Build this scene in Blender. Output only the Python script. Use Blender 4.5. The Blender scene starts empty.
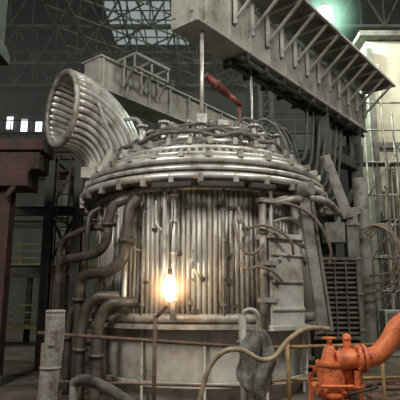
import bpy, math, random
from mathutils import Vector, Matrix
R = random.Random(7)
sc = bpy.context.scene
try:
    sc.view_settings.view_transform = 'Standard'
except Exception: pass

# ---------------------------------------------------------------- materials
def mat(name, c1, c2=None, metal=0.0, rough=0.6, scale=3.0, bump=0.15, emit=None, es=0, stain=None, stretch=(1,1,1)):
    m = bpy.data.materials.new(name); m.use_nodes = True
    nt = m.node_tree; b = nt.nodes['Principled BSDF']
    b.inputs['Metallic'].default_value = metal
    b.inputs['Roughness'].default_value = rough
    tc = nt.nodes.new('ShaderNodeTexCoord')
    mp = nt.nodes.new('ShaderNodeMapping'); mp.inputs['Scale'].default_value = stretch
    nt.links.new(tc.outputs['Object'], mp.inputs[0])
    n = nt.nodes.new('ShaderNodeTexNoise'); n.inputs['Scale'].default_value = scale
    n.inputs['Detail'].default_value = 8; n.inputs['Roughness'].default_value = .65
    nt.links.new(mp.outputs[0], n.inputs['Vector'])
    cr = nt.nodes.new('ShaderNodeValToRGB')
    cr.color_ramp.elements[0].position = .36; cr.color_ramp.elements[1].position = .64
    c2 = c2 or tuple(x*.5 for x in c1)
    cr.color_ramp.elements[0].color = (*c2, 1); cr.color_ramp.elements[1].color = (*c1, 1)
    if stain:
        e = cr.color_ramp.elements.new(.46); e.color = (*stain, 1)
    nt.links.new(n.outputs['Fac'], cr.inputs[0])
    nt.links.new(cr.outputs[0], b.inputs['Base Color'])
    if bump:
        bp = nt.nodes.new('ShaderNodeBump'); bp.inputs['Strength'].default_value = bump
        bp.inputs['Distance'].default_value = .05
        n2 = nt.nodes.new('ShaderNodeTexNoise'); n2.inputs['Scale'].default_value = scale*5; n2.inputs['Detail'].default_value = 6
        nt.links.new(mp.outputs[0], n2.inputs['Vector'])
        nt.links.new(n2.outputs['Fac'], bp.inputs['Height']); nt.links.new(bp.outputs[0], b.inputs['Normal'])
    if emit:
        b.inputs['Emission Color'].default_value = (*emit, 1); b.inputs['Emission Strength'].default_value = es
    return m

M = dict(
 silver = mat('galvanised_tube', (.58,.58,.55), (.20,.165,.13), .3, .42, 2.2, .12, stain=(.42,.395,.35), stretch=(1,1,.3)),
 silver2= mat('worn_steel', (.44,.43,.40), (.17,.135,.105), .25, .5, 3, .15),
 bright = mat('bright_pipe', (.72,.72,.69), (.33,.29,.25), .4, .38, 3, .05, stain=(.55,.53,.49)),
 dark   = mat('dark_steel', (.055,.052,.046), (.022,.02,.018), .1, .65, 3),
 darkpipe=mat('sooty_pipe', (.135,.115,.095), (.052,.043,.036), .25, .45, 3),
 grey   = mat('dusty_paint', (.42,.41,.37), (.20,.185,.16), .0, .7, 1.5, .2, stain=(.33,.32,.285)),
 greym  = mat('mid_grey_paint', (.27,.26,.235), (.11,.10,.085), .0, .7, 2.5, .2, stain=(.19,.18,.16)),
 greyd  = mat('grimy_girder', (.20,.19,.17), (.08,.072,.062), .05, .7, 1.5, .2),
 white  = mat('pale_shell', (.60,.59,.55), (.24,.21,.175), .0, .6, 1.2, .2, stain=(.44,.42,.38)),
 postp  = mat('chipped_grey_paint', (.36,.35,.31), (.10,.085,.07), .0, .7, 5, .3, stain=(.24,.22,.195)),
 rust   = mat('rusty_red_steel', (.07,.028,.022), (.025,.014,.012), .0, .75, 2),
 brown  = mat('rusty_rail', (.20,.12,.08), (.09,.055,.045), .1, .7, 5),
 ochre  = mat('ochre_rail', (.40,.26,.10), (.18,.11,.06), .1, .7, 5),
 grille = mat('grille_steel', (.19,.165,.14), (.08,.07,.06), .1, .7, 5),
 orange = mat('orange_paint', (.84,.24,.08), (.38,.085,.035), .05, .45, 5, .25, stain=(.66,.17,.06)),
 red    = mat('red_cylinder', (.24,.07,.05), (.12,.035,.03), .1, .5, 4),
 hose   = mat('hose_rubber', (.19,.18,.165), (.065,.06,.052), .1, .6, 6),
 hosey  = mat('tan_hose', (.46,.37,.24), (.22,.16,.10), 0, .65, 6),
 hoseb  = mat('brown_hose', (.27,.20,.155), (.12,.09,.07), 0, .65, 6),
 braid  = mat('braided_hose', (.50,.49,.46), (.22,.21,.19), .3, .45, 25, .4),
 cloth  = mat('grey_cloth', (.27,.265,.24), (.10,.095,.085), 0, .95, 9, .4),
 wall   = mat('hall_wall_cladding', (.062,.066,.060), (.026,.029,.027), 0, .9, .35, .1, stretch=(1,1,.3)),
 beige  = mat('beige_wall', (.58,.54,.42), (.34,.31,.24), 0, .85, .6, .1),
 floor  = mat('sooty_floor', (.15,.11,.085), (.05,.04,.035), 0, .85, 1.2, .3),
 yellow = mat('yellow_green_paint', (.26,.23,.07), (.10,.10,.04), 0, .7, 3),
 truss  = mat('truss_paint', (.12,.122,.11), (.05,.052,.046), .0, .8, 2),
 sky    = mat('skylight_glass', (.5,.55,.6), (.3,.35,.38), 0, .4, 1.5, 0, emit=(.66,.73,.70), es=.34),
 win    = mat('window_glass', (.8,.85,.9), (.7,.8,.85), 0, .4, 1, 0, emit=(.9,1,1), es=2.2),
 gbulb  = mat('mercury_bulb', (1,1,1), (1,1,1), 0, .4, 1, 0, emit=(.80,1,.88), es=16),
 wbulb  = mat('warm_bulb', (1,1,1), (1,1,1), 0, .4, 1, 0, emit=(1,.85,.6), es=30),
)
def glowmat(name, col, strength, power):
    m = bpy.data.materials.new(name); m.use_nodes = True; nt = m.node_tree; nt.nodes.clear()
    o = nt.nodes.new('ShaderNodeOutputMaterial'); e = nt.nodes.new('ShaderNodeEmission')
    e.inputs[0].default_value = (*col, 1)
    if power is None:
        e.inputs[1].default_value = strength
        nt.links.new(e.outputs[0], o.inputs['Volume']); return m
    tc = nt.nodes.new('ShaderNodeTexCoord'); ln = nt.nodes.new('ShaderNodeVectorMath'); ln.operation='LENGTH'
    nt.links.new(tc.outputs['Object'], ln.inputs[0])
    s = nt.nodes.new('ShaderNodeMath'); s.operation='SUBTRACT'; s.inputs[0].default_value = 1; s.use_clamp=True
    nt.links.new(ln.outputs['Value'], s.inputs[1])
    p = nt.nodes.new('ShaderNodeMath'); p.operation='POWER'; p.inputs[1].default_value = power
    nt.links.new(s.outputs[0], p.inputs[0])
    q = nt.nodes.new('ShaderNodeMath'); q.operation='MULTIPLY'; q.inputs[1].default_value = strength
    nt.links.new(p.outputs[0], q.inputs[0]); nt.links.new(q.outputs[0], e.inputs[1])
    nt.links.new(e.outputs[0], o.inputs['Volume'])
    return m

# ---------------------------------------------------------------- geometry
def empty(name, loc=(0,0,0)):
    e = bpy.data.objects.new(name, None); e.location = loc
    sc.collection.objects.link(e); return e

def catmull(pts, n=6, closed=False):
    P=[Vector(p) for p in pts]
    if len(P)<3: return P
    out=[]; N=len(P)
    segs = N if closed else N-1
    for i in range(segs):
        if closed: a,b,c,d=P[(i-1)%N],P[i],P[(i+1)%N],P[(i+2)%N]
        else:
            a=P[i-1] if i>0 else P[0]*2-P[1]; b=P[i]; c=P[i+1]; d=P[i+2] if i+2<N else P[-1]*2-P[-2]
        for k in range(n):
            t=k/n
            out.append(.5*((2*b)+(c-a)*t+(2*a-5*b+4*c-d)*t*t+(3*b-a-3*c+d)*t**3))
    if not closed: out.append(P[-1])
    return out

class MB:
    def __init__(s): s.v=[]; s.f=[]; s.sm=[]
    def box(s, c, size, rot=None):
        c=Vector(c); i=len(s.v); m = rot if rot else Matrix.Identity(3)
        for x in(-.5,.5):
            for y in(-.5,.5):
                for z in(-.5,.5): s.v.append(c+m@Vector((x*size[0],y*size[1],z*size[2])))
        for f in((0,1,3,2),(4,6,7,5),(0,4,5,1),(2,3,7,6),(0,2,6,4),(1,5,7,3)):
            s.f.append([i+k for k in f]); s.sm.append(False)
        return s
    def beam(s, a, b, w, h=None):
        a=Vector(a); b=Vector(b); d=(b-a); L=d.length; d.normalize()
        up=Vector((0,0,1)) if abs(d.z)<.95 else Vector((0,1,0))
        y=up.cross(d).normalized(); z=d.cross(y)
        m=Matrix((d,y,z)).transposed()
        return s.box((a+b)/2,(L,w,h or w),m)
    def ibeam(s, a, b, w, h, t=.04):
        a=Vector(a); b=Vector(b); d=(b-a); L=d.length; d.normalize()
        up=Vector((0,0,1)) if abs(d.z)<.95 else Vector((0,1,0))
        y=up.cross(d).normalized(); z=d.cross(y); m=Matrix((d,y,z)).transposed(); c=(a+b)/2
        s.box(c,(L,t,h-2*t),m); s.box(c+z*(h/2-t/2),(L,w,t),m); s.box(c-z*(h/2-t/2),(L,w,t),m)
    def tube(s, pts, r, seg=8, closed=False, smooth=True, sub=6, cap=True):
        P = catmull(pts, sub, closed) if smooth else [Vector(p) for p in pts]
        N=len(P); base=len(s.v)
        T=[]
        for i in range(N):
            if closed: t=P[(i+1)%N]-P[i-1]
            else: t=P[min(i+1,N-1)]-P[max(i-1,0)]
            T.append(t.normalized() if t.length>1e-9 else Vector((0,0,1)))
        n=T[0].orthogonal().normalized()
        if closed and abs(T[0].z)<.1: n=Vector((0,0,1))
        for i in range(N):
            n=(n-T[i]*n.dot(T[i])).normalized(); b=T[i].cross(n)
            rr = r[int(i*(len(r)-1)/(N-1))] if isinstance(r,(list,tuple)) else r
            for k in range(seg):
                a=2*math.pi*k/seg; s.v.append(P[i]+(n*math.cos(a)+b*math.sin(a))*rr)
        rng = N if closed else N-1
        for i in range(rng):
            j=(i+1)%N
            for k in range(seg):
                k2=(k+1)%seg
                s.f.append([base+i*seg+k,base+i*seg+k2,base+j*seg+k2,base+j*seg+k]); s.sm.append(True)
        if cap and not closed:
            s.f.append([base+k for k in range(seg)][::-1]); s.sm.append(False)
            s.f.append([base+(N-1)*seg+k for k in range(seg)]); s.sm.append(False)
        return s
    def cyl(s,a,b,r,seg=16): return s.tube([a,b],r,seg,smooth=False)
    def ring(s,c,r,t,seg=96,ts=10,axis=None):
        c=Vector(c)
        if axis is None: X,Y=Vector((1,0,0)),Vector((0,1,0))
        else:
            ax=Vector(axis).normalized(); X=ax.orthogonal().normalized(); Y=ax.cross(X)
        return s.tube([c+X*r*math.cos(2*math.pi*i/seg)+Y*r*math.sin(2*math.pi*i/seg) for i in range(seg)],t,ts,True,smooth=False)
    def lathe(s, prof, seg=96, c=(0,0,0), a0=0, a1=360, smooth=False):
        base=len(s.v); full=(a1-a0)>=360; n=seg if full else seg+1; c=Vector(c); K=len(prof)
        for i in range(n):
            a=math.radians(a0+(a1-a0)*i/seg)
            for r,z in prof: s.v.append(c+Vector((r*math.sin(a),-r*math.cos(a),z)))
        for i in range(seg):
            j=(i+1)%n
            for k in range(K-1):
                s.f.append([base+i*K+k,base+j*K+k,base+j*K+k+1,base+i*K+k+1]); s.sm.append(smooth)
        return s
    def flange(s,c,axis,r,t=.05,bolts=8):
        c=Vector(c); ax=Vector(axis).normalized()
        s.cyl(c-ax*t/2,c+ax*t/2,r,24)
        X=ax.orthogonal().normalized(); Y=ax.cross(X)
        for i in range(bolts):
            a=2*math.pi*i/bolts; p=c+(X*math.cos(a)+Y*math.sin(a))*r*.85
            s.cyl(p-ax*(t*.9),p+ax*(t*.9),r*.08,6)
        return s
    def obj(s,name,m,parent=None,bevel=0):
        me=bpy.data.meshes.new(name); me.from_pydata([tuple(v) for v in s.v],[],s.f); me.update()
        me.polygons.foreach_set('use_smooth',s.sm)
        me.materials.append(M[m] if isinstance(m,str) else m)
        o=bpy.data.objects.new(name,me); sc.collection.objects.link(o)
        if parent: o.parent=parent
        if bevel:
            bv=o.modifiers.new('bevel','BEVEL'); bv.width=bevel; bv.segments=2; bv.limit_method='ANGLE'
        return o

def C(th,r,z):
    a=math.radians(th); return Vector((r*math.sin(a),-r*math.cos(a),z))

# ================================================================ HALL
MB().box((-2,20,-.15),(44,54,.3)).obj('floor','floor')
w=MB(); w.box((-2,46.2,13),(44,.4,26))
for i in range(30): w.box((-23+i*1.45,45.95,13),(.12,.12,26))
for z in (4,9,14,20): w.box((-2,45.9,z),(44,.2,.3))
w.obj('wall_back','wall')
w=MB(); w.box((-24.2,20,13),(.4,54,26))
for i in range(30): w.box((-23.95,-5+i*1.75,13),(.12,.12,26))
w.obj('wall_left','wall')
MB().box((20.2,20,13),(.4,54,26)).obj('wall_right','wall')
c=MB(); c.box((-16,20,26.15),(16,54,.3)); c.box((9.5,20,26.15),(21,54,.3)); c.box((-4.5,14,26.15),(7,42,.3)); c.box((-4.5,45.5,26.15),(7,3,.3))
c.obj('ceiling','wall')
MB().box((-4.5,39.5,26.15),(7,9,.06)).obj('window_1','sky')
w=MB()
for x in range(8): w.box((-8+x,39.5,26.05),(.09,9,.09))
for y in range(7): w.box((-4.5,35.2+y*1.45,26.05),(7,.09,.09))
w.obj('trim_1','truss')
for k,x in enumerate((-18.3,-16.9,-15.5)):
    MB().box((x,45.78,18.9-.25*k),(.62,.05,1.25)).obj('window_%d'%(k+2),'win')
    f=MB()
    for sx in(-.38,.38): f.box((x+sx,45.72,18.9-.25*k),(.1,.1,1.5))
    for sz in(-.7,.7): f.box((x,45.72,18.9-.25*k+sz),(.86,.1,.1))
    f.obj('trim_%d'%(k+2),'truss')

def truss(y,z0=22.2,z1=25.6,x0=-23,x1=19):
    t=MB(); n=24; dx=(x1-x0)/n
    t.beam((x0,y,z0),(x1,y,z0),.22); t.beam((x0,y,z1),(x1,y,z1),.22)
    for i in range(n):
        a=(x0+i*dx,y,z0 if i%2 else z1); b=(x0+(i+1)*dx,y,z1 if i%2 else z0); t.beam(a,b,.13)
        t.beam((x0+i*dx,y,z0),(x0+i*dx,y,z1),.1)
    return t
HS=empty('hall_steelwork')
for y in (28,34,40,44.5): truss(y).obj('roof_truss','truss',HS)
for x in (-9,-5.5,-2,3):
    t=MB(); t.beam((x,28,22),(x,45.5,22),.14)
    for i in range(6): t.beam((x-(1.7),28+i*2.8,22),(x+1.7,30.8+i*2.8,22),.09); t.beam((x+1.7,28+i*2.8,22),(x-1.7,30.8+i*2.8,22),.09)
    t.obj('roof_bracing','truss',HS)
for (x,y) in ((-20,40),(-12,42),(-3,43),(6,43),(14,40)):
    t=MB()
    for dx in(-.5,.5): t.ibeam((x+dx,y,0),(x+dx,y,22),.4,.35)
    for i in range(14):
        t.beam((x-.5,y,1+i*1.5),(x+.5,y,2.5+i*1.5),.1); t.beam((x-.5,y,1+i*1.5),(x+.5,y,1+i*1.5),.1)
    t.obj('hall_column','truss',HS)
t=MB(); t.ibeam((-23,38,14.5),(19,38,14.5),.6,1.5,.08)
for i in range(28): t.box((-22.5+i*1.5,37.85,14.5),(.08,.3,1.35))
t.beam((-23,37.7,16.2),(19,37.7,16.2),.08)
for i in range(28): t.beam((-22.5+i*1.5,37.7,15.2),(-22.5+i*1.5,37.7,16.2),.06)
t.obj('crane_runway_girder','dark',HS)
t=MB(); t.box((-2,37,12.9),(43,16,25.4)); t.obj('emissive_haze',glowmat('emissive_haze',(.84,.86,.76),.0015,None),HS)  # emission-only volume, paints a hazy glow over the far hall
g=empty('overhead_crane_block')
t=MB(); t.box((-6.2,12.5,9.8),(1.4,.9,1.7)); t.box((-6.2,12.5,8.8),(1.7,1.1,.3)); t.box((-6.0,12.5,11),(.5,.5,2)); t.cyl((-5.7,12,9.0),(-5.7,13,9.0),.3,20)
t.beam((-6.2,12.5,11),(-6.2,12.5,25.99),.35); t.obj('block','dark',g,.03)

g=empty('steel_support_column')
t=MB(); t.ibeam((-5.55,14,0),(-5.55,14,5.4),.42,.42,.05); t.obj('shaft','rust',g)
t=MB(); t.box((-5.4,14,5.55),(1.2,1.0,.5)); t.box((-5.2,14,6.05),(1.4,.9,.5)); t.box((-5.4,14,6.5),(2.0,1.1,.35)); t.beam((-5.4,13.6,5.0),(-4.5,13.6,6.2),.14)
t.obj('capital','rust',g,.02)
t=MB(); t.box((-5.55,14,.1),(.8,.8,.2)); t.obj('base_plate','dark',g)

g=empty('service_gantry_frame')
t=MB()
for x,y in((-5.2,17),(-4.2,17),(-5.2,20),(-3.0,20)):
    t.ibeam((x,y,0),(x,y,7.2),.3,.3,.04)
for z in(3.2,5.2,7.2):
    t.ibeam((-7.5,17,z),(-3.9,17,z),.2,.3,.03); t.ibeam((-7.5,20,z),(-2.8,20,z),.2,.3,.03); t.beam((-5.2,17,z),(-5.2,20,z),.15); t.beam((-4.2,17,z),(-3.0,20,z),.15)
t.beam((-5.2,17,3.2),(-4.2,17,5.2),.08); t.beam((-4.2,17,3.2),(-5.2,17,5.2),.08); t.beam((-5.2,17,5.2),(-4.2,17,7.2),.08)
t.obj('frame','dark',g)
t=MB()
for i in range(16): t.beam((-4.9,16.8,.3+i*.42),(-4.5,16.8,.3+i*.42),.035)
t.beam((-4.9,16.8,0),(-4.9,16.8,7.2),.05); t.beam((-4.5,16.8,0),(-4.5,16.8,7.2),.05)
t.obj('ladder','rust',g)

g=empty('access_gallery')
t=MB()
for z,y in ((.9,25),(3.9,25)):
    t.box((-9,y+1,z),(9.5,2,.18))
    for h in(.35,.7,1.05): t.beam((-13.7,y,z+h),(-4.3,y,z+h),.06)
    for i in range(9): t.beam((-13.6+i*1.16,y,z),(-13.6+i*1.16,y,z+1.05),.06)
t.obj('railings','yellow',g)
t=MB()
for i in range(5): t.ibeam((-13.4+i*2.2,26.8,0),(-13.4+i*2.2,26.8,3.85),.25,.25)
t.obj('posts','dark',g)

g=empty('pipe_clad_annex')
t=MB(); t.box((14.4,27,8.3),(10.0,1.8,16.6)); t.obj('annex_wall','beige',g)
t=MB(); t.box((14.2,26.7,16.8),(10.6,2.4,.3)); t.box((9.45,25.9,8),(.3,.35,16)); t.box((14.3,26,10.4),(10,.25,.3))
t.obj('cornice','greyd',g)
t=MB()
for k in range(8): 
    x=9.5+k*.36; zt=6.5+(k%3)*1.2; t.tube([(x,25.5,0),(x,25.5,zt-1),(x,25.55,zt),(x,25.9,zt+.4)],.06+.03*(k%3),10)
for z in(2.6,4.4,6.2): t.cyl((9.3,25.35,z),(13,25.35,z),.07,8)
t.obj('vertical_pipes','darkpipe',g)
g=empty('scaffold')
t=MB()
xs=(7.9,8.3,8.8,9.4,9.9)
YS=22.9
for k,x in enumerate(xs): t.cyl((x,YS+.3*(k%2),0),(x,YS+.3*(k%2),11.2+1.2*(k%3)),.05,8)
for z in(1.2,2.6,4.1,5.6,7.0,8.6,10.2,11.6):
    t.cyl((7.6,YS,z),(10.4,YS,z),.04,8); t.cyl((7.6,YS+.3,z+.1),(10.4,YS+.3,z+.1),.03,8)
for i in range(3): t.cyl((7.9,YS-.05,1.2+i*2.9),(9.9,YS-.05,4.1+i*2.9),.03,8)
t.obj('poles','silver2',g)
t=MB()
for z in(4.1,8.6): t.box((9,YS+.4,z),(2.4,.6,.06))
t.obj('planks','brown',g)
t=MB(); q=random.Random(6)
for k in range(3):
    x=8.2+k*.5; t.tube([(x,YS-.15,10.6-q.uniform(0,1)),(x+.1,YS-.25,8),(x-.05,YS-.2,5.5),(x+.2,YS-.25,3.8),(x+.4,YS-.2,4.4)],.03,6)
t.obj('hanging_cables','hose',g)

g=empty('high_bay_lamp')
L0=Vector((7.0,25.6,17.75))
t=MB(); t.cyl(L0+Vector((0,0,1.2)),(L0.x,L0.y,26),.04,8); t.lathe([(.12,1.25),(.16,.95),(.3,.8),(.5,.5),(.48,.47)],32,L0); t.obj('reflector','greyd',g)
t=MB(); t.lathe([(0.001,-.48),(.23,-.42),(.41,-.18),(.46,0.02),(.41,.22),(.23,.44),(.001,.5)],24,L0,smooth=True); t.obj('bulb','gbulb',g)
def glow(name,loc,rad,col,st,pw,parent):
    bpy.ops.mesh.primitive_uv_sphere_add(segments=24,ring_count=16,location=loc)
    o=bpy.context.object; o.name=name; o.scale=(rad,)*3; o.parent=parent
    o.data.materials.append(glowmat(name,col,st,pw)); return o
glow('glow_halo',L0,2.6,(.50,1,.70),1.8,3.2,g)  # self-emitting sphere, paints the glow around the bulb

# ================================================================ FURNACE
F=empty('electric_arc_furnace',(0.1,14,0))
TR=2.88
t=MB(); t.lathe([(0.01,.0),(2.5,.0),(2.62,.3),(2.7,1.0),(2.72,1.72),(2.85,1.75)],96); t.obj('lower_shell','white',F)
t=MB()
for a in range(-90,91,30):
    t.beam(C(a,2.76,.05),C(a,2.79,1.62),.05,.1)
t.lathe([(2.7,.35),(2.8,.35),(2.8,.45),(2.7,.45)],96)
t.obj('stiffeners','white',F)
t=MB(); t.lathe([(2.84,1.7),(2.84,4.8)],96); t.obj('inner_wall','darkpipe',F)
t=MB(); N=150
for i in range(N):
    a=360*i/N; t.tube([C(a,TR,1.86),C(a,TR,4.74)],.059,8,smooth=False)
t.obj('water_wall_tubes','silver',F)
t=MB()
t.ring((0,0,1.8),2.93,.1); t.ring((0,0,4.72),2.95,.075)
t.lathe([(2.8,1.58),(3.12,1.58),(3.12,1.68),(2.8,1.68)],96)
t.obj('header_rings','silver2',F)
t=MB()
for a in (-62,-46,-28,8,):
    t.tube([C(a,2.98,1.8),C(a,2.98,4.7)],.028,8,smooth=False)
    for k in range(4): t.box(C(a,2.97,2.1+k*.7),(.1,.06,.05),Matrix.Rotation(math.radians(a),3,'Z'))
t.obj('panel_seams','silver2',F)
t=MB()
for k in range(34):
    a=R.uniform(-75,75); z=R.choice([2.05,2.6,3.2,3.75,4.3])+R.uniform(-.1,.1)
    t.box(C(a,2.95,z),(.12,.05,.07),Matrix.Rotation(math.radians(a),3,'Z'))
t.obj('clamps','darkpipe',F)

t=MB(); t.lathe([(2.8,4.78),(3.36,4.78),(3.36,4.98),(3.25,5.02),(3.18,5.2),(2.95,5.38),(2.1,6.0),(1.2,6.35),(.01,6.45)],120)
t.obj('roof_shell','darkpipe',F)
t=MB()
for r,z,s in((3.36,4.88,.085),(3.3,5.08,.06),(3.14,5.32,.11),(3.0,5.5,.06),(2.55,5.78,.075),(2.15,6.06,.1),(1.75,6.3,.09),(1.3,6.5,.08)): t.ring((0,0,z),r,s,120)
t.obj('roof_rings','bright',F)
t=MB()
for i in range(90):
    a=4*i; t.tube([C(a,2.98,5.42),C(a,2.12,6.04)],.05,6,smooth=False)
t.obj('roof_tubes','silver',F)
t=MB()
for i in range(30):
    a=12*i+R.uniform(-2,2); t.box(C(a,3.38,4.8),(.12,.12,.24),Matrix.Rotation(math.radians(a),3,'Z'))
    t.box(C(a+5,2.5,5.93),(.12,.3,.18),Matrix.Rotation(math.radians(a),3,'Z'))
    t.box(C(a+3,3.2,5.42),(.14,.16,.14),Matrix.Rotation(math.radians(a),3,'Z'))
t.obj('flange_lugs','silver2',F,.01)
t=MB()
for a,w_ in((-12,.9),(6,1.0),(22,.6)):
    t.box(C(a,3.42,4.66),(w_,.2,.12),Matrix.Rotation(math.radians(a),3,'Z'))
t.obj('flange_hoods','dark',F,.02)
t=MB(); t.lathe([(1.15,6.3),(1.15,6.75),(1.0,6.8),(.9,6.8),(.9,6.3)],48)
for a in (0,120,240): 
    c0=C(a,.5,0); t.lathe([(.32,6.3),(.32,7.0),(.22,7.0),(.22,6.4)],32,c0)
for a in(-35,-10,18,40,60): t.box(C(a,1.5,6.6),(.3,.35,.45),Matrix.Rotation(math.radians(a),3,'Z'))
t.obj('roof_delta','silver2',F,.01)
t=MB()
for a in range(-100,101,14):
    p=C(a+R.uniform(-5,5),R.uniform(1.4,2.4),5.95); h=R.uniform(.35,.8)
    t.cyl(p,p+Vector((0,0,h)),R.uniform(.05,.1),12); t.flange(p+Vector((0,0,h)),(0,0,1),.15,.05,6)
t.obj('roof_nozzles','bright',F)
for nm,mt,n,rr,seed in(('roof_hoses','braid',11,.042,3),('roof_cables','hose',16,.03,5),('roof_thick_hoses','silver2',7,.065,9),('roof_dark_pipes','darkpipe',8,.05,14)):
    q=random.Random(seed); t=MB()
    for k in range(n):
        a=q.uniform(-90,90); b=a+q.uniform(-24,24); r0=q.uniform(1.2,2.0); r1=q.uniform(2.0,2.9)
        h=q.uniform(.2,.55); zr=lambda r: 6.5-(r-1.0)*.62
        t.tube([C(a,r0,zr(r0)-.15),C(a,r0,zr(r0)+h*.5),C(a+(b-a)*.35,(r0*2+r1)/3,zr(r0)+h*.9),C(a+(b-a)*.75,(r0+2*r1)/3,zr(r1)+h*.8),C(b,r1,zr(r1)+.15),C(b,r1+.05,zr(r1)-.2)],rr,8)
    t.obj(nm,mt,F)
t=MB()
q=random.Random(12)
for k in range(3):
    r=1.9+.3*k; t.tube([C(a,r+q.uniform(-.06,.06),6.5-.2*k+q.uniform(-.05,.12)) for a in range(-100,101,12)],.04+.01*k,8)
for k,(a,r) in enumerate(((30,1.5),(42,1.8),(55,1.9),(68,2.1))):
    t.tube([C(a,r,6.2),C(a+2,r+.1,6.7),C(a+10,r+.25,6.95),C(a+20,r+.5,6.7),C(a+24,r+.7,6.1),C(a+24,r+.8,5.6)],.045,8)
t.obj('roof_ring_hoses','hose',F)

def pipe(nm,mt,pts,r,fl=()):
    t=MB(); t.tube(pts,r,14,sub=8)
    for c_,ax in fl: t.flange(c_,ax,r*1.55,.06,8)
    return t.obj(nm,mt,F)
pipe('return_pipe_a','darkpipe',[C(-33,3.1,4.55),C(-34,3.3,4.45),C(-38,3.42,4.3),C(-40,3.42,3.95),C(-41,3.42,3.55),C(-46,3.45,3.28),C(-58,3.6,3.2),C(-68,3.75,3.18),C(-73,3.85,3.0),C(-74,3.85,2.5),C(-74,3.85,1.2),C(-74,3.85,0)],.11,[(C(-40,3.42,3.9),(0,0,1))])
pipe('return_pipe_b','darkpipe',[C(-29,3.15,4.5),C(-31,3.3,4.2),C(-31.5,3.32,3.6),C(-33,3.35,3.1),C(-39,3.4,2.85),C(-50,3.45,2.8),C(-56,3.5,2.72),C(-58,3.5,2.4),C(-58,3.5,1.4),C(-58,3.5,0)],.13,[(C(-31.5,3.32,3.5),(0,0,1)),(C(-58,3.5,2.2),(0,0,1))])
pipe('drain_pipe_a','darkpipe',[C(-43,3.5,0),C(-43,3.5,1.2),C(-42,3.45,1.85),C(-38,3.35,2.12),C(-34,3.15,2.15),C(-32,2.9,2.15)],.12,[(C(-43,3.5,1.0),(0,0,1))])
pipe('drain_pipe_b','darkpipe',[C(-51,3.6,0),C(-51,3.6,1.3),C(-50,3.55,1.95),C(-46,3.45,2.25),C(-41,3.2,2.28),C(-39,2.9,2.28)],.12,[(C(-51,3.6,1.1),(0,0,1))])
pipe('drain_pipe_c','darkpipe',[C(-66,3.6,0),C(-66,3.6,1.6),C(-64,3.5,2.0),C(-58,3.2,2.15),C(-54,2.9,2.15)],.09,[(C(-66,3.6,1.3),(0,0,1))])
pipe('drain_pipe_d','darkpipe',[C(-80,3.9,0),C(-80,3.9,2.4),C(-78,3.85,3.6),C(-72,3.5,3.9),C(-66,3.2,4.0),C(-60,2.9,4.0)],.08)
pipe('feed_pipe_a','darkpipe',[C(-60,3.0,4.5),C(-62,3.25,4.3),C(-62,3.3,3.8),C(-64,3.3,3.4),C(-66,3.3,2.6),C(-66,3.3,1.9)],.07)
pipe('feed_pipe_b','bright',[C(-36,3.05,4.7),C(-36,3.08,3.4),C(-36,3.08,2.0)],.06)
t=MB(); t.tube([C(-16,3.2,4.7),C(-16,3.2,3.6),C(-16,3.2,2.75)],.05,10); t.tube([C(-12.5,3.15,4.7),C(-12.5,3.15,1.8)],.06,10,smooth=False)
t.tube([C(-20,3.15,4.4),C(-20,3.15,3.9),C(-17,3.2,3.7)],.04,8)
for z in(4.5,3.9,3.2,2.2): t.flange(C(-12.5,3.15,z),(0,0,1),.1,.05,6)
t.obj('front_risers','bright',F)
t=MB()
t.tube([C(24,3.2,4.75),C(24,3.2,1.6)],.085,12,smooth=False); t.tube([C(28,3.2,4.75),C(28,3.2,1.6)],.05,12,smooth=False)
for z in(4.4,3.7,3.0,2.2): t.box(C(25.5,3.22,z),(.42,.2,.1),Matrix.Rotation(math.radians(25),3,'Z'))
t.obj('guide_post','silver2',F)
t=MB()
for a,z in((-33,3.6),(-5,2.9),(14,3.9),(31,3.1)):
    t.tube([C(a,2.95,z+.35),C(a,3.15,z+.3),C(a+1,3.2,z),C(a+3,3.15,z-.25),C(a+4,2.95,z-.3)],.028,8)
    t.box(C(a,3.15,z+.1),(.1,.12,.16)); t.cyl(C(a,3.15,z),C(a,3.33,z),.05,10)
t.obj('front_valves','silver2',F)
t=MB()
hs=[[C(12,3.1,3.9),C(12.5,3.3,3.5),C(15,3.35,3.2),C(19,3.35,3.2),C(23,3.3,3.4)],
    [C(14,3.1,3.0),C(16,3.35,2.85),C(20,3.4,2.9),C(26,3.4,2.8),C(30,3.4,2.6)],
    [C(30,3.2,4.4),C(36,3.5,4.3),C(44,3.7,4.0),C(50,3.8,3.4),C(52,3.7,3.0)],
    [C(17,3.1,3.7),C(20,3.35,3.8),C(26,3.45,3.75),C(33,3.5,3.5),C(36,3.4,3.2)]]
for h in hs: t.tube(h,.034,8)
t.obj('side_hoses','hoseb',F)
t=MB()
for k in range(3):
    z=4.45-.5*k; t.tube([C(30,3.05,z),C(38,3.25,z+.1),C(46,3.3,z-.05),C(56,3.2,z+.05)],.045,8)
t.tube([C(28,3.15,4.35),C(40,3.45,4.5),C(55,3.6,4.55),C(70,3.7,4.4)],.09,10)
t.obj('side_pipes','silver2',F)
t=MB(); t.box(C(35,3.0,2.6),(1.0,.5,1.9),Matrix.Rotation(math.radians(34),3,'Z')); t.box(C(35,3.05,3.6),(1.15,.6,.12),Matrix.Rotation(math.radians(34),3,'Z'));t.box(C(35,3.05,1.6),(1.15,.6,.12),Matrix.Rotation(math.radians(34),3,'Z'))
for z in(2.0,2.6,3.2): t.box(C(35,3.28,z),(.95,.05,.07),Matrix.Rotation(math.radians(34),3,'Z'))
t.obj('slag_door_housing','white',F,.02)
t=MB(); t.beam(C(41,3.45,4.9),C(48,3.6,1.5),.24,.2); t.beam(C(46,3.5,4.6),C(51,3.7,1.5),.08,.14); t.cyl(C(41,3.3,4.7),C(41,3.75,4.7),.16,16)
t.obj('tilting_lever','greym',F,.02)
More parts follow.
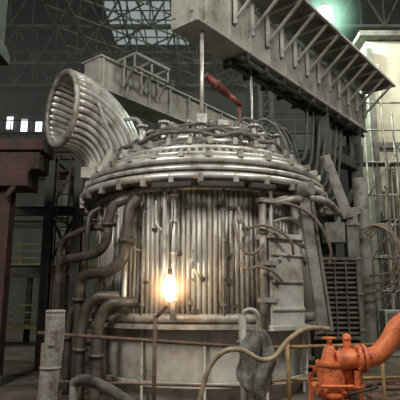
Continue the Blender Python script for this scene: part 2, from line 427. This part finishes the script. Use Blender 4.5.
t=MB(); t.beam(C(-70,3.2,4.8),C(-74,3.0,6.1),.35,.2); t.box(C(-72,3.15,5.5),(.5,.5,.3)); t.beam(C(-60,3.1,5.2),C(-64,2.7,6.1),.2,.2)
t.obj('duct_support','grey',F,.02)

# elbow duct
h=Vector((-.79,-.61,0)).normalized(); zz=Vector((0,0,1)); side=zz.cross(h)
op=Vector((-3.8,-1.25,7.25)); RB=1.65; st=op-h*RB-zz*RB; cc=st+h*RB
def duct(t_,phi,rs=1.0,extra=0):
    ang=math.radians(90*t_)
    cpt=cc-h*RB*math.cos(ang)+zz*RB*math.sin(ang)
    tan=h*math.sin(ang)+zz*math.cos(ang); nrm=-h*math.cos(ang)+zz*math.sin(ang)
    r=(.76+.24*max(t_,0)**1.2)*rs+extra
    return cpt+(nrm*math.cos(phi)+side*math.sin(phi))*r, tan
t=MB(); n=34
for i in range(n):
    ph=2*math.pi*i/n; t.tube([duct(k/16,ph)[0] for k in range(-2,17)],[.060+.022*k/18 for k in range(19)],8,smooth=False)
t.obj('duct_tubes','bright',F)
t=MB()
K=24
for k in range(-2,K+1):
    for i in range(48): t.v.append(duct(k/K,2*math.pi*i/48,1,0.0)[0])
for k in range(K+2):
    for i in range(48):
        j=(i+1)%48; t.f.append([k*48+i,k*48+j,(k+1)*48+j,(k+1)*48+i]); t.sm.append(True)
t.obj('duct_skin','dark',F)
t=MB()
t.tube([duct(1.01,2*math.pi*i/48)[0] for i in range(48)],.085,10,True,smooth=False)
t.tube([duct(.0,2*math.pi*i/48,1,.08)[0] for i in range(48)],.1,10,True,smooth=False)
t.obj('duct_collars','silver2',F)
t=MB()
t.tube([duct(.5,1.2,1,.1)[0],duct(.5,1.2,1,.35)[0]+Vector((.2,-.1,-.2)),duct(.3,1.6,1,.5)[0]+Vector((.3,-.2,-.2)),duct(.1,2,1,.3)[0],C(-45,2.9,5.7)],.05,10)
t.tube([duct(.8,1.5,1,.1)[0],duct(.6,1.9,1,.3)[0],duct(.3,2,1,.25)[0],duct(.1,2.2,1,.15)[0],C(-50,3.0,5.6)],.045,10)
t.obj('duct_hoses','braid',F)

# ================================================================ GANTRY ARMS
d=Vector((.635,.772,0)).normalized(); v=Vector((-.772,.635,0)).normalized()
rot=Matrix((d,v,Vector((0,0,1)))).transposed()
G=empty('furnace_lid_gantry')
o1=Vector((.12,12.1,0)); o2=Vector((-3.15,14.95,0))
def P(o,a,b,z): return o+d*a+v*b+Vector((0,0,z))
ZB=9.35; ZF=8.85; ZW=ZB+1.8
t=MB()
t.box(P(o1,5.45,.4,ZB+.8),(11.5,.8,1.6),rot)
for z in(.03,1.57): t.box(P(o1,5.45,.4,ZB+z),(11.6,.95,.08),rot)
t.obj('near_arm','grey',G,.02)
t=MB()
for i in range(11): t.box(P(o1,.0+i*1.05,-.05,ZB+.8),(.06,.1,1.5),rot)
t.box(P(o1,-.35,.4,ZB+.8),(.08,.9,1.65),rot)
for b in(.1,.7):
    for z in(.3,1.3): t.cyl(P(o1,-.46,b,ZB+z),P(o1,-.36,b,ZB+z),.05,8)
t.obj('near_arm_stiffeners','grey',G)
t=MB()
t.box(P(o1,6.2,-.65,ZW),(10.2,1.2,.06),rot)
t.obj('walkway_deck','greyd',G)
t=MB()
for i in range(12):
    a=1.3+i*.88
    t.beam(P(o1,a,0,ZW-.07),P(o1,a,-1.3,ZW-.07),.08); t.beam(P(o1,a,-.03,ZW-1.1),P(o1,a,-1.25,ZW-.1),.075); t.beam(P(o1,a,-.08,ZW-1.2),P(o1,a,-.08,ZW-.1),.12)
t.beam(P(o1,1.1,-1.32,ZW),P(o1,11.3,-1.32,ZW),.09)
t.obj('walkway_brackets','grey',G)
t=MB()
for b,z,r in((.15,-.14,.08),(.6,-.15,.1)): t.cyl(P(o1,1.8,b,ZB+z),P(o1,11.2,b,ZB+z),r,10)
for i in range(9): t.box(P(o1,2.0+i*1.05,.4,ZB-.12),(.1,.9,.25),rot)
t.obj('under_arm_pipes','dark',G)
t=MB()
t.box(P(o2,5.4,.4,ZF+.5),(11.0,.8,1.05),rot)
for z in(-.04,1.05): t.box(P(o2,5.4,.4,ZF+z),(11.1,1.0,.07),rot)
for i in range(11): t.box(P(o2,.0+i*1.05,-.05,ZF+.5),(.06,.1,1.0),rot)
t.obj('far_arm','grey',G,.02)
t=MB()
for a in(.9,1.7,2.5):
    t.beam(P(o2,a,-.55,ZF+.9),P(o2,a,-.55,ZF+1.35),.07); t.beam(P(o2,a,-.05,ZF+.3),P(o2,a,-.05,ZF+1.35),.07)
    t.beam(P(o2,a,-.6,ZF+1.35),P(o2,a,.3,ZF+1.35),.07); t.beam(P(o2,a,-.55,ZF+.95),P(o2,a,-.05,ZF+.35),.06)
t.beam(P(o2,.9,-.6,ZF+1.35),P(o2,2.5,-.6,ZF+1.35),.09); t.beam(P(o2,.9,-.55,ZF+.9),P(o2,2.5,-.55,ZF+.9),.07)
t.obj('far_arm_bracket','grey',G)
t=MB()
for o,zt in((o1,ZB),(o2,ZF)):
    for a in(7.6,10.7): t.ibeam(P(o,a,.4,0),P(o,a,.4,zt),.5,.5,.06)
t.box(P(o1,9.2,.4,ZB-1.6),(3.4,.4,.4),rot); t.beam(P(o1,7.6,.4,4),P(o1,10.7,.4,7),.18); t.box(P(o1,10.7,2.2,ZF-.6),(.5,4.2,.9),rot)
t.obj('gantry_columns','dark',G,.01)
t=MB()
rb=Vector((.05,12.25,6.1))
t.cyl(rb+Vector((0,0,.6)),(.05,12.4,9.4),.055,10); t.cyl(rb-Vector((0,0,.35)),rb+Vector((0,0,.45)),.14,14); t.box(rb+Vector((0,0,.6)),(.26,.2,.4)); t.flange(rb+Vector((0,0,0)),(0,0,1),.22,.07,8)
t.flange(rb+Vector((0,0,-.3)),(0,0,1),.22,.07,8)
t.cyl((1.6,14.6,6.2),(1.6,14.6,9.3),.04,10)
t.obj('lifting_rods','bright',G)
t=MB(); t.cyl((.15,12.6,8.15),(.75,13.0,7.8),.11,16); t.cyl((.75,13.0,7.8),(1.15,13.3,7.57),.08,16); t.cyl((1.1,13.3,7.57),(1.1,13.4,6.4),.05,10); t.flange((.45,12.8,7.98),(.6,.4,-.35),.15,.06,6)
t.obj('hydraulic_cylinder','red',G)
t=MB()
for k in range(7):
    s0=P(o1,6.5+k*.5,.4,ZB-.1); e0=Vector((2.0+.15*k,13.2+.25*k,6.3)); m_=(s0+e0)/2+Vector((.3,0,-1.2-.15*k))
    t.tube([s0,(s0*2+m_)/3+Vector((0,0,-.5)),m_,(e0*2+m_)/3+Vector((0,0,-.3)),e0],.06,8)
t.obj('supply_cables','dark',G)

# ================================================================ right side machinery
g=empty('louvred_cooler')
cx=4.15
t=MB(); t.box((cx,15.9,2.0),(1.4,.5,3.0)); t.box((cx,15.9,.4),(1.2,.4,.8)); t.obj('cabinet','dark',g)
t=MB()
for i in range(15): t.box((cx,15.6,1.2+i*.15),(1.36,.1,.06),Matrix.Rotation(math.radians(-30),3,'X'))
for k in range(5): t.box((cx-.68+k*.34,15.57,2.25),(.04,.12,2.4))
t.box((cx,15.57,3.45),(1.46,.14,.09)); t.box((cx,15.57,1.08),(1.46,.14,.09)); t.obj('louvres','grille',g)
g=empty('hydraulic_mast')
t=MB(); t.box((5.35,17.6,2.6),(.42,.45,5.2)); t.cyl((5.9,18.0,0),(5.9,18.0,6.6),.25,20); t.beam((4.5,17.5,7.3),(5.2,17.4,5.0),.38,.3); t.box((5.1,17.7,5.3),(1.3,.5,.25)); t.box((4.7,17.5,4.5),(.7,.5,.7))
for z in(1.2,2.4,3.6,4.8): t.box((5.35,17.35,z),(.5,.08,.1))
t.obj('mast','greym',g,.02)
t=MB()
for k in range(4): t.tube([(5.6+.1*k,17.3,4.6-.1*k),(6.1+.1*k,17.0,4.7),(6.6+.12*k,16.9,4.2-.2*k),(6.5+.1*k,17,3.2-.15*k),(5.8,17.3,3.0-.3*k)],.04,8)
t.obj('hoses','hoseb',g)
g=empty('control_cabinet')
t=MB(); t.box((7.9,21,.9),(.9,.7,1.8)); t.box((9.1,21,.65),(.8,.6,1.3)); t.obj('body','grey',g,.03)
t=MB(); t.box((7.9,20.63,1.0),(.7,.04,1.4)); t.box((9.1,20.68,.7),(.6,.04,1.0)); t.box((8.15,20.58,1.0),(.05,.06,.2)); t.obj('doors','greyd',g,.01)

# ================================================================ warm work lamp
g=empty('work_lamp')
LP=Vector((-.62,10.4,2.43))
t=MB(); t.lathe([(.001,-.26),(.08,-.22),(.13,-.09),(.14,.03),(.1,.18),(.05,.26)],20,LP,smooth=True); t.obj('bulb','wbulb',g)
t=MB(); t.cyl(LP+Vector((0,0,.24)),LP+Vector((0,0,.4)),.05,10); t.tube([LP+Vector((0,0,.4)),LP+Vector((0,.1,.9)),LP+Vector((.05,.2,1.6)),LP+Vector((.0,.3,2.2))],.015,6)
t.obj('socket_and_cord','dark',g)
glow('glow_halo',LP,.62,(1,.5,.22),11,3,g)  # warm glow painted as an emissive volume around the lamp

# ================================================================ FOREGROUND
g=empty('pipe_railing')
t=MB()
yr=8.6
t.cyl((-2.7,yr,1.66),(.95,yr,1.42),.03,8); t.cyl((-2.7,yr,.9),(.95,yr,.8),.022,8)
for x in(-2.6,-.75,.9): t.cyl((x,yr,0),(x,yr,1.95 if x==-.75 else 1.5),.035,8)
t.cyl((-.75,yr,1.9),(-.55,yr,2.1),.03,8)
t.obj('rails','brown',g)
t=MB()
t.cyl((.95,8.3,1.45),(2.9,8.3,1.5),.028,8); t.cyl((1.38,8.2,0),(1.38,8.2,1.55),.035,8); t.cyl((.9,8.3,.95),(3.2,8.3,1.0),.025,8); t.cyl((2.9,8.3,0),(2.9,8.3,1.5),.03,8)
t.obj('ochre_rails','ochre',g)
g=empty('weathered_post')
t=MB(); t.tube([(-2.08,7.1,0),(-2.05,7.1,1.0),(-2.0,7.1,1.55),(-2.0,7.1,2.05)],.13,16); t.ring((-2.0,7.1,2.04),.115,.025,20,6); t.ring((-2.03,7.1,1.3),.135,.015,20,6); t.ring((-2.06,7.1,.8),.135,.015,20,6); t.box((-2.0,6.97,1.7),(.1,.04,.2))
t.obj('post','postp',g)
g=empty('flexible_duct_hose')
t=MB(); pts=catmull([(-1.85,7.75,1.0),(-1.7,7.7,1.05),(-1.4,7.6,.98),(-1.1,7.5,.84),(-.8,7.45,.66),(-.5,7.4,.35),(-.2,7.4,.1),(.2,7.4,.1)],8)
t.tube(pts,.065,12,smooth=False)
for p,qn in zip(pts[:-1],pts[1:]):
    for f in(0,.5): t.ring(p.lerp(qn,f),.067,.013,14,5,axis=qn-p)
t.cyl((-1.85,7.75,0),(-1.85,7.75,1.03),.07,14); t.obj('hose','hose',g)
g=empty('tan_supply_hose')
t=MB(); t.tube([(-.15,7,0),(-.2,7,.15),(-.02,7,.85),(.12,7,1.3),(.32,6.95,1.52),(.55,6.9,1.55),(.8,6.95,1.42),(1.0,7,1.45),(1.2,7.1,1.65),(1.5,7.3,1.8),(1.9,7.6,1.78)],.035,10)
t.obj('hose','hosey',g)
g=empty('cloth_covered_post')
t=MB(); t.cyl((.64,7.5,0),(.62,7.5,1.98),.06,12); t.tube([(.62,7.5,1.9),(.64,7.5,2.02),(.75,7.48,2.06),(.84,7.45,1.98),(.85,7.42,1.7)],.035,10); t.flange((.63,7.5,1.6),(0,0,1),.1,.04,6); t.obj('post','silver2',g)
t=MB(); nx=30; nz=30
for i in range(nz+1):
    u=i/nz
    wd=.06+.19*min(1,u*2.6)**.7
    for j in range(nx+1):
        s=-1+2*j/nx
        hem=.72+.26*(1-abs(s-.1)) 
        z=1.8-u*hem
        x=.8+s*wd+.03*math.sin(4*u+1)*u+.015*math.sin(13*u)
        y=7.28+.03*math.sin(s*7+2*u)*min(1,u*2)+.012*math.sin(s*15-5*u)+.05*s*s-.03*math.sin(u*9+s*3)
        t.v.append(Vector((x,y,z)))
for i in range(nz):
    for j in range(nx):
        a=i*(nx+1)+j; t.f.append([a,a+1,a+nx+2,a+nx+1]); t.sm.append(True)
co_=t.obj('cloth','cloth',g); sm=co_.modifiers.new('solid','SOLIDIFY'); sm.thickness=.03; sm.offset=0

g=empty('orange_valve_manifold')
t=MB()
t.cyl((1.72,6.9,0),(1.72,6.9,1.3),.13,24); t.flange((1.72,6.9,1.38),(0,0,1),.19,.05,10); t.flange((1.72,6.9,1.0),(0,0,1),.2,.05,10)
t.lathe([(.13,.96),(.17,1.02),(.18,1.2),(.16,1.36)],24,(1.72,6.9,0),smooth=True)
t.lathe([(.001,1.62),(.05,1.61),(.08,1.55),(.11,1.45),(.13,1.38)],24,(1.72,6.9,0),smooth=True)
t.cyl((1.72,6.9,1.6),(1.72,6.9,1.7),.035,12); t.ring((1.72,6.9,1.7),.08,.015,24,6); t.box((1.72,6.9,1.7),(.16,.02,.02))
t.cyl((1.97,6.95,0),(1.97,6.95,1.5),.08,20); t.flange((1.97,6.95,1.54),(0,0,1),.12,.04,8); t.cyl((1.97,6.95,1.5),(1.97,6.95,1.68),.05,12); t.lathe([(.001,1.76),(.05,1.74),(.065,1.69),(.05,1.66)],16,(1.97,6.95,0),smooth=True)
t.cyl((1.58,6.9,1.2),(1.97,6.95,1.25),.1,18)
t.tube([(1.78,6.85,1.42),(2.0,6.85,1.44),(2.2,6.85,1.45),(2.36,6.85,1.51),(2.5,6.85,1.66),(2.66,6.85,1.88),(3.0,6.85,2.05),(3.4,6.85,2.1)],.125,22)
t.flange((2.08,6.85,1.44),(1,0,.05),.18,.05,10); t.flange((2.15,6.85,1.445),(1,0,.05),.18,.04,10)
t.tube([(1.55,6.65,0),(1.56,6.65,.55),(1.65,6.65,.8),(1.9,6.65,.86),(2.15,6.65,.78),(2.3,6.65,.5),(2.3,6.65,0)],.07,16)
t.flange((1.85,6.65,.86),(1,0,0),.11,.04,8)
t.cyl((1.48,6.7,1.12),(1.95,6.7,1.12),.022,10); t.cyl((1.48,6.6,1.12),(1.48,6.8,1.12),.05,12)
for x in(1.5,2.14): t.box((x,7.12,.65),(.06,.06,1.3))
t.box((1.82,7.12,1.28),(.7,.06,.08)); t.box((1.82,7.12,.7),(.7,.06,.08)); t.cyl((2.05,6.8,.85),(2.05,6.8,1.3),.05,12); t.flange((2.05,6.8,1.1),(0,0,1),.08,.03,6)
t.obj('manifold','orange',g,.006)
t=MB(); t.cyl((1.85,6.68,1.02),(2.25,6.65,1.12),.02,8); t.box((1.95,6.68,.98),(.1,.1,.08)); t.obj('handles','dark',g)
g=empty('scrap_heap')
t=MB(); q=random.Random(4)
for k in range(45):
    s=q.uniform(.08,.3); x=q.uniform(3.2,6.2); y=q.uniform(11.6,15.0)
    t.box((x,y,s*.25),(s,s*q.uniform(.5,1.5),s*.5),Matrix.Rotation(q.uniform(0,3),3,'Z'))
for k in range(8):
    x=q.uniform(3.2,5.2); y=q.uniform(12,14.2); a=q.uniform(0,1.2); t.cyl((x,y,.06),(x+.9*math.cos(a),y+.9*math.sin(a),.06),.05,8)
t.obj('debris','brown',g)

# ================================================================ LIGHTS
def light(kind,name,loc,e,col,size=1,target=None,angle=None):
    l=bpy.data.lights.new(name,kind); l.energy=e; l.color=col
    if kind=='AREA': l.shape='DISK'; l.size=size
    elif kind in('POINT','SPOT'): l.shadow_soft_size=size
    if angle: l.spot_size=math.radians(angle); l.spot_blend=.6
    o=bpy.data.objects.new(name,l); o.location=loc; sc.collection.objects.link(o)
    if target is not None:
        o.rotation_euler=(Vector(target)-Vector(loc)).to_track_quat('-Z','Y').to_euler()
    return o
light('POINT','mercury_lamp_light',L0+Vector((-.2,-.8,-.9)),3200,(.76,1,.84),.4)
light('POINT','work_lamp_light',LP+Vector((0,-.3,0)),26,(1,.6,.28),.12)
light('AREA','fill_light_left',(-7,1,12),1200,(1,.96,.88),3.5,(0,14,3.5))  # added fill from front left onto the furnace, no fixture
light('AREA','fill_light_right',(7,2,13),1100,(1,.98,.89),3.5,(1.5,14,4))  # added fill from front right onto the furnace, no fixture
light('AREA','fill_light_rear',(-4,24,20),700,(.93,.97,.93),4,(-4,30,5))  # unseen fill added to lift the back of the hall
light('AREA','fill_light_annex',(12,14,20),2100,(1,.98,.85),3,(11,26,10))  # unseen fill added to brighten the annex wall
w=bpy.data.worlds.new('world'); sc.world=w; w.use_nodes=True
w.node_tree.nodes['Background'].inputs[0].default_value=(.63,.61,.56,1); w.node_tree.nodes['Background'].inputs[1].default_value=.28

cam=bpy.data.cameras.new('camera'); cam.lens=45; cam.sensor_width=36; cam.clip_end=200
co=bpy.data.objects.new('camera',cam); co.location=(0,0,2.2); co.rotation_euler=(math.radians(101.3),0,0)
sc.collection.objects.link(co); sc.camera=co
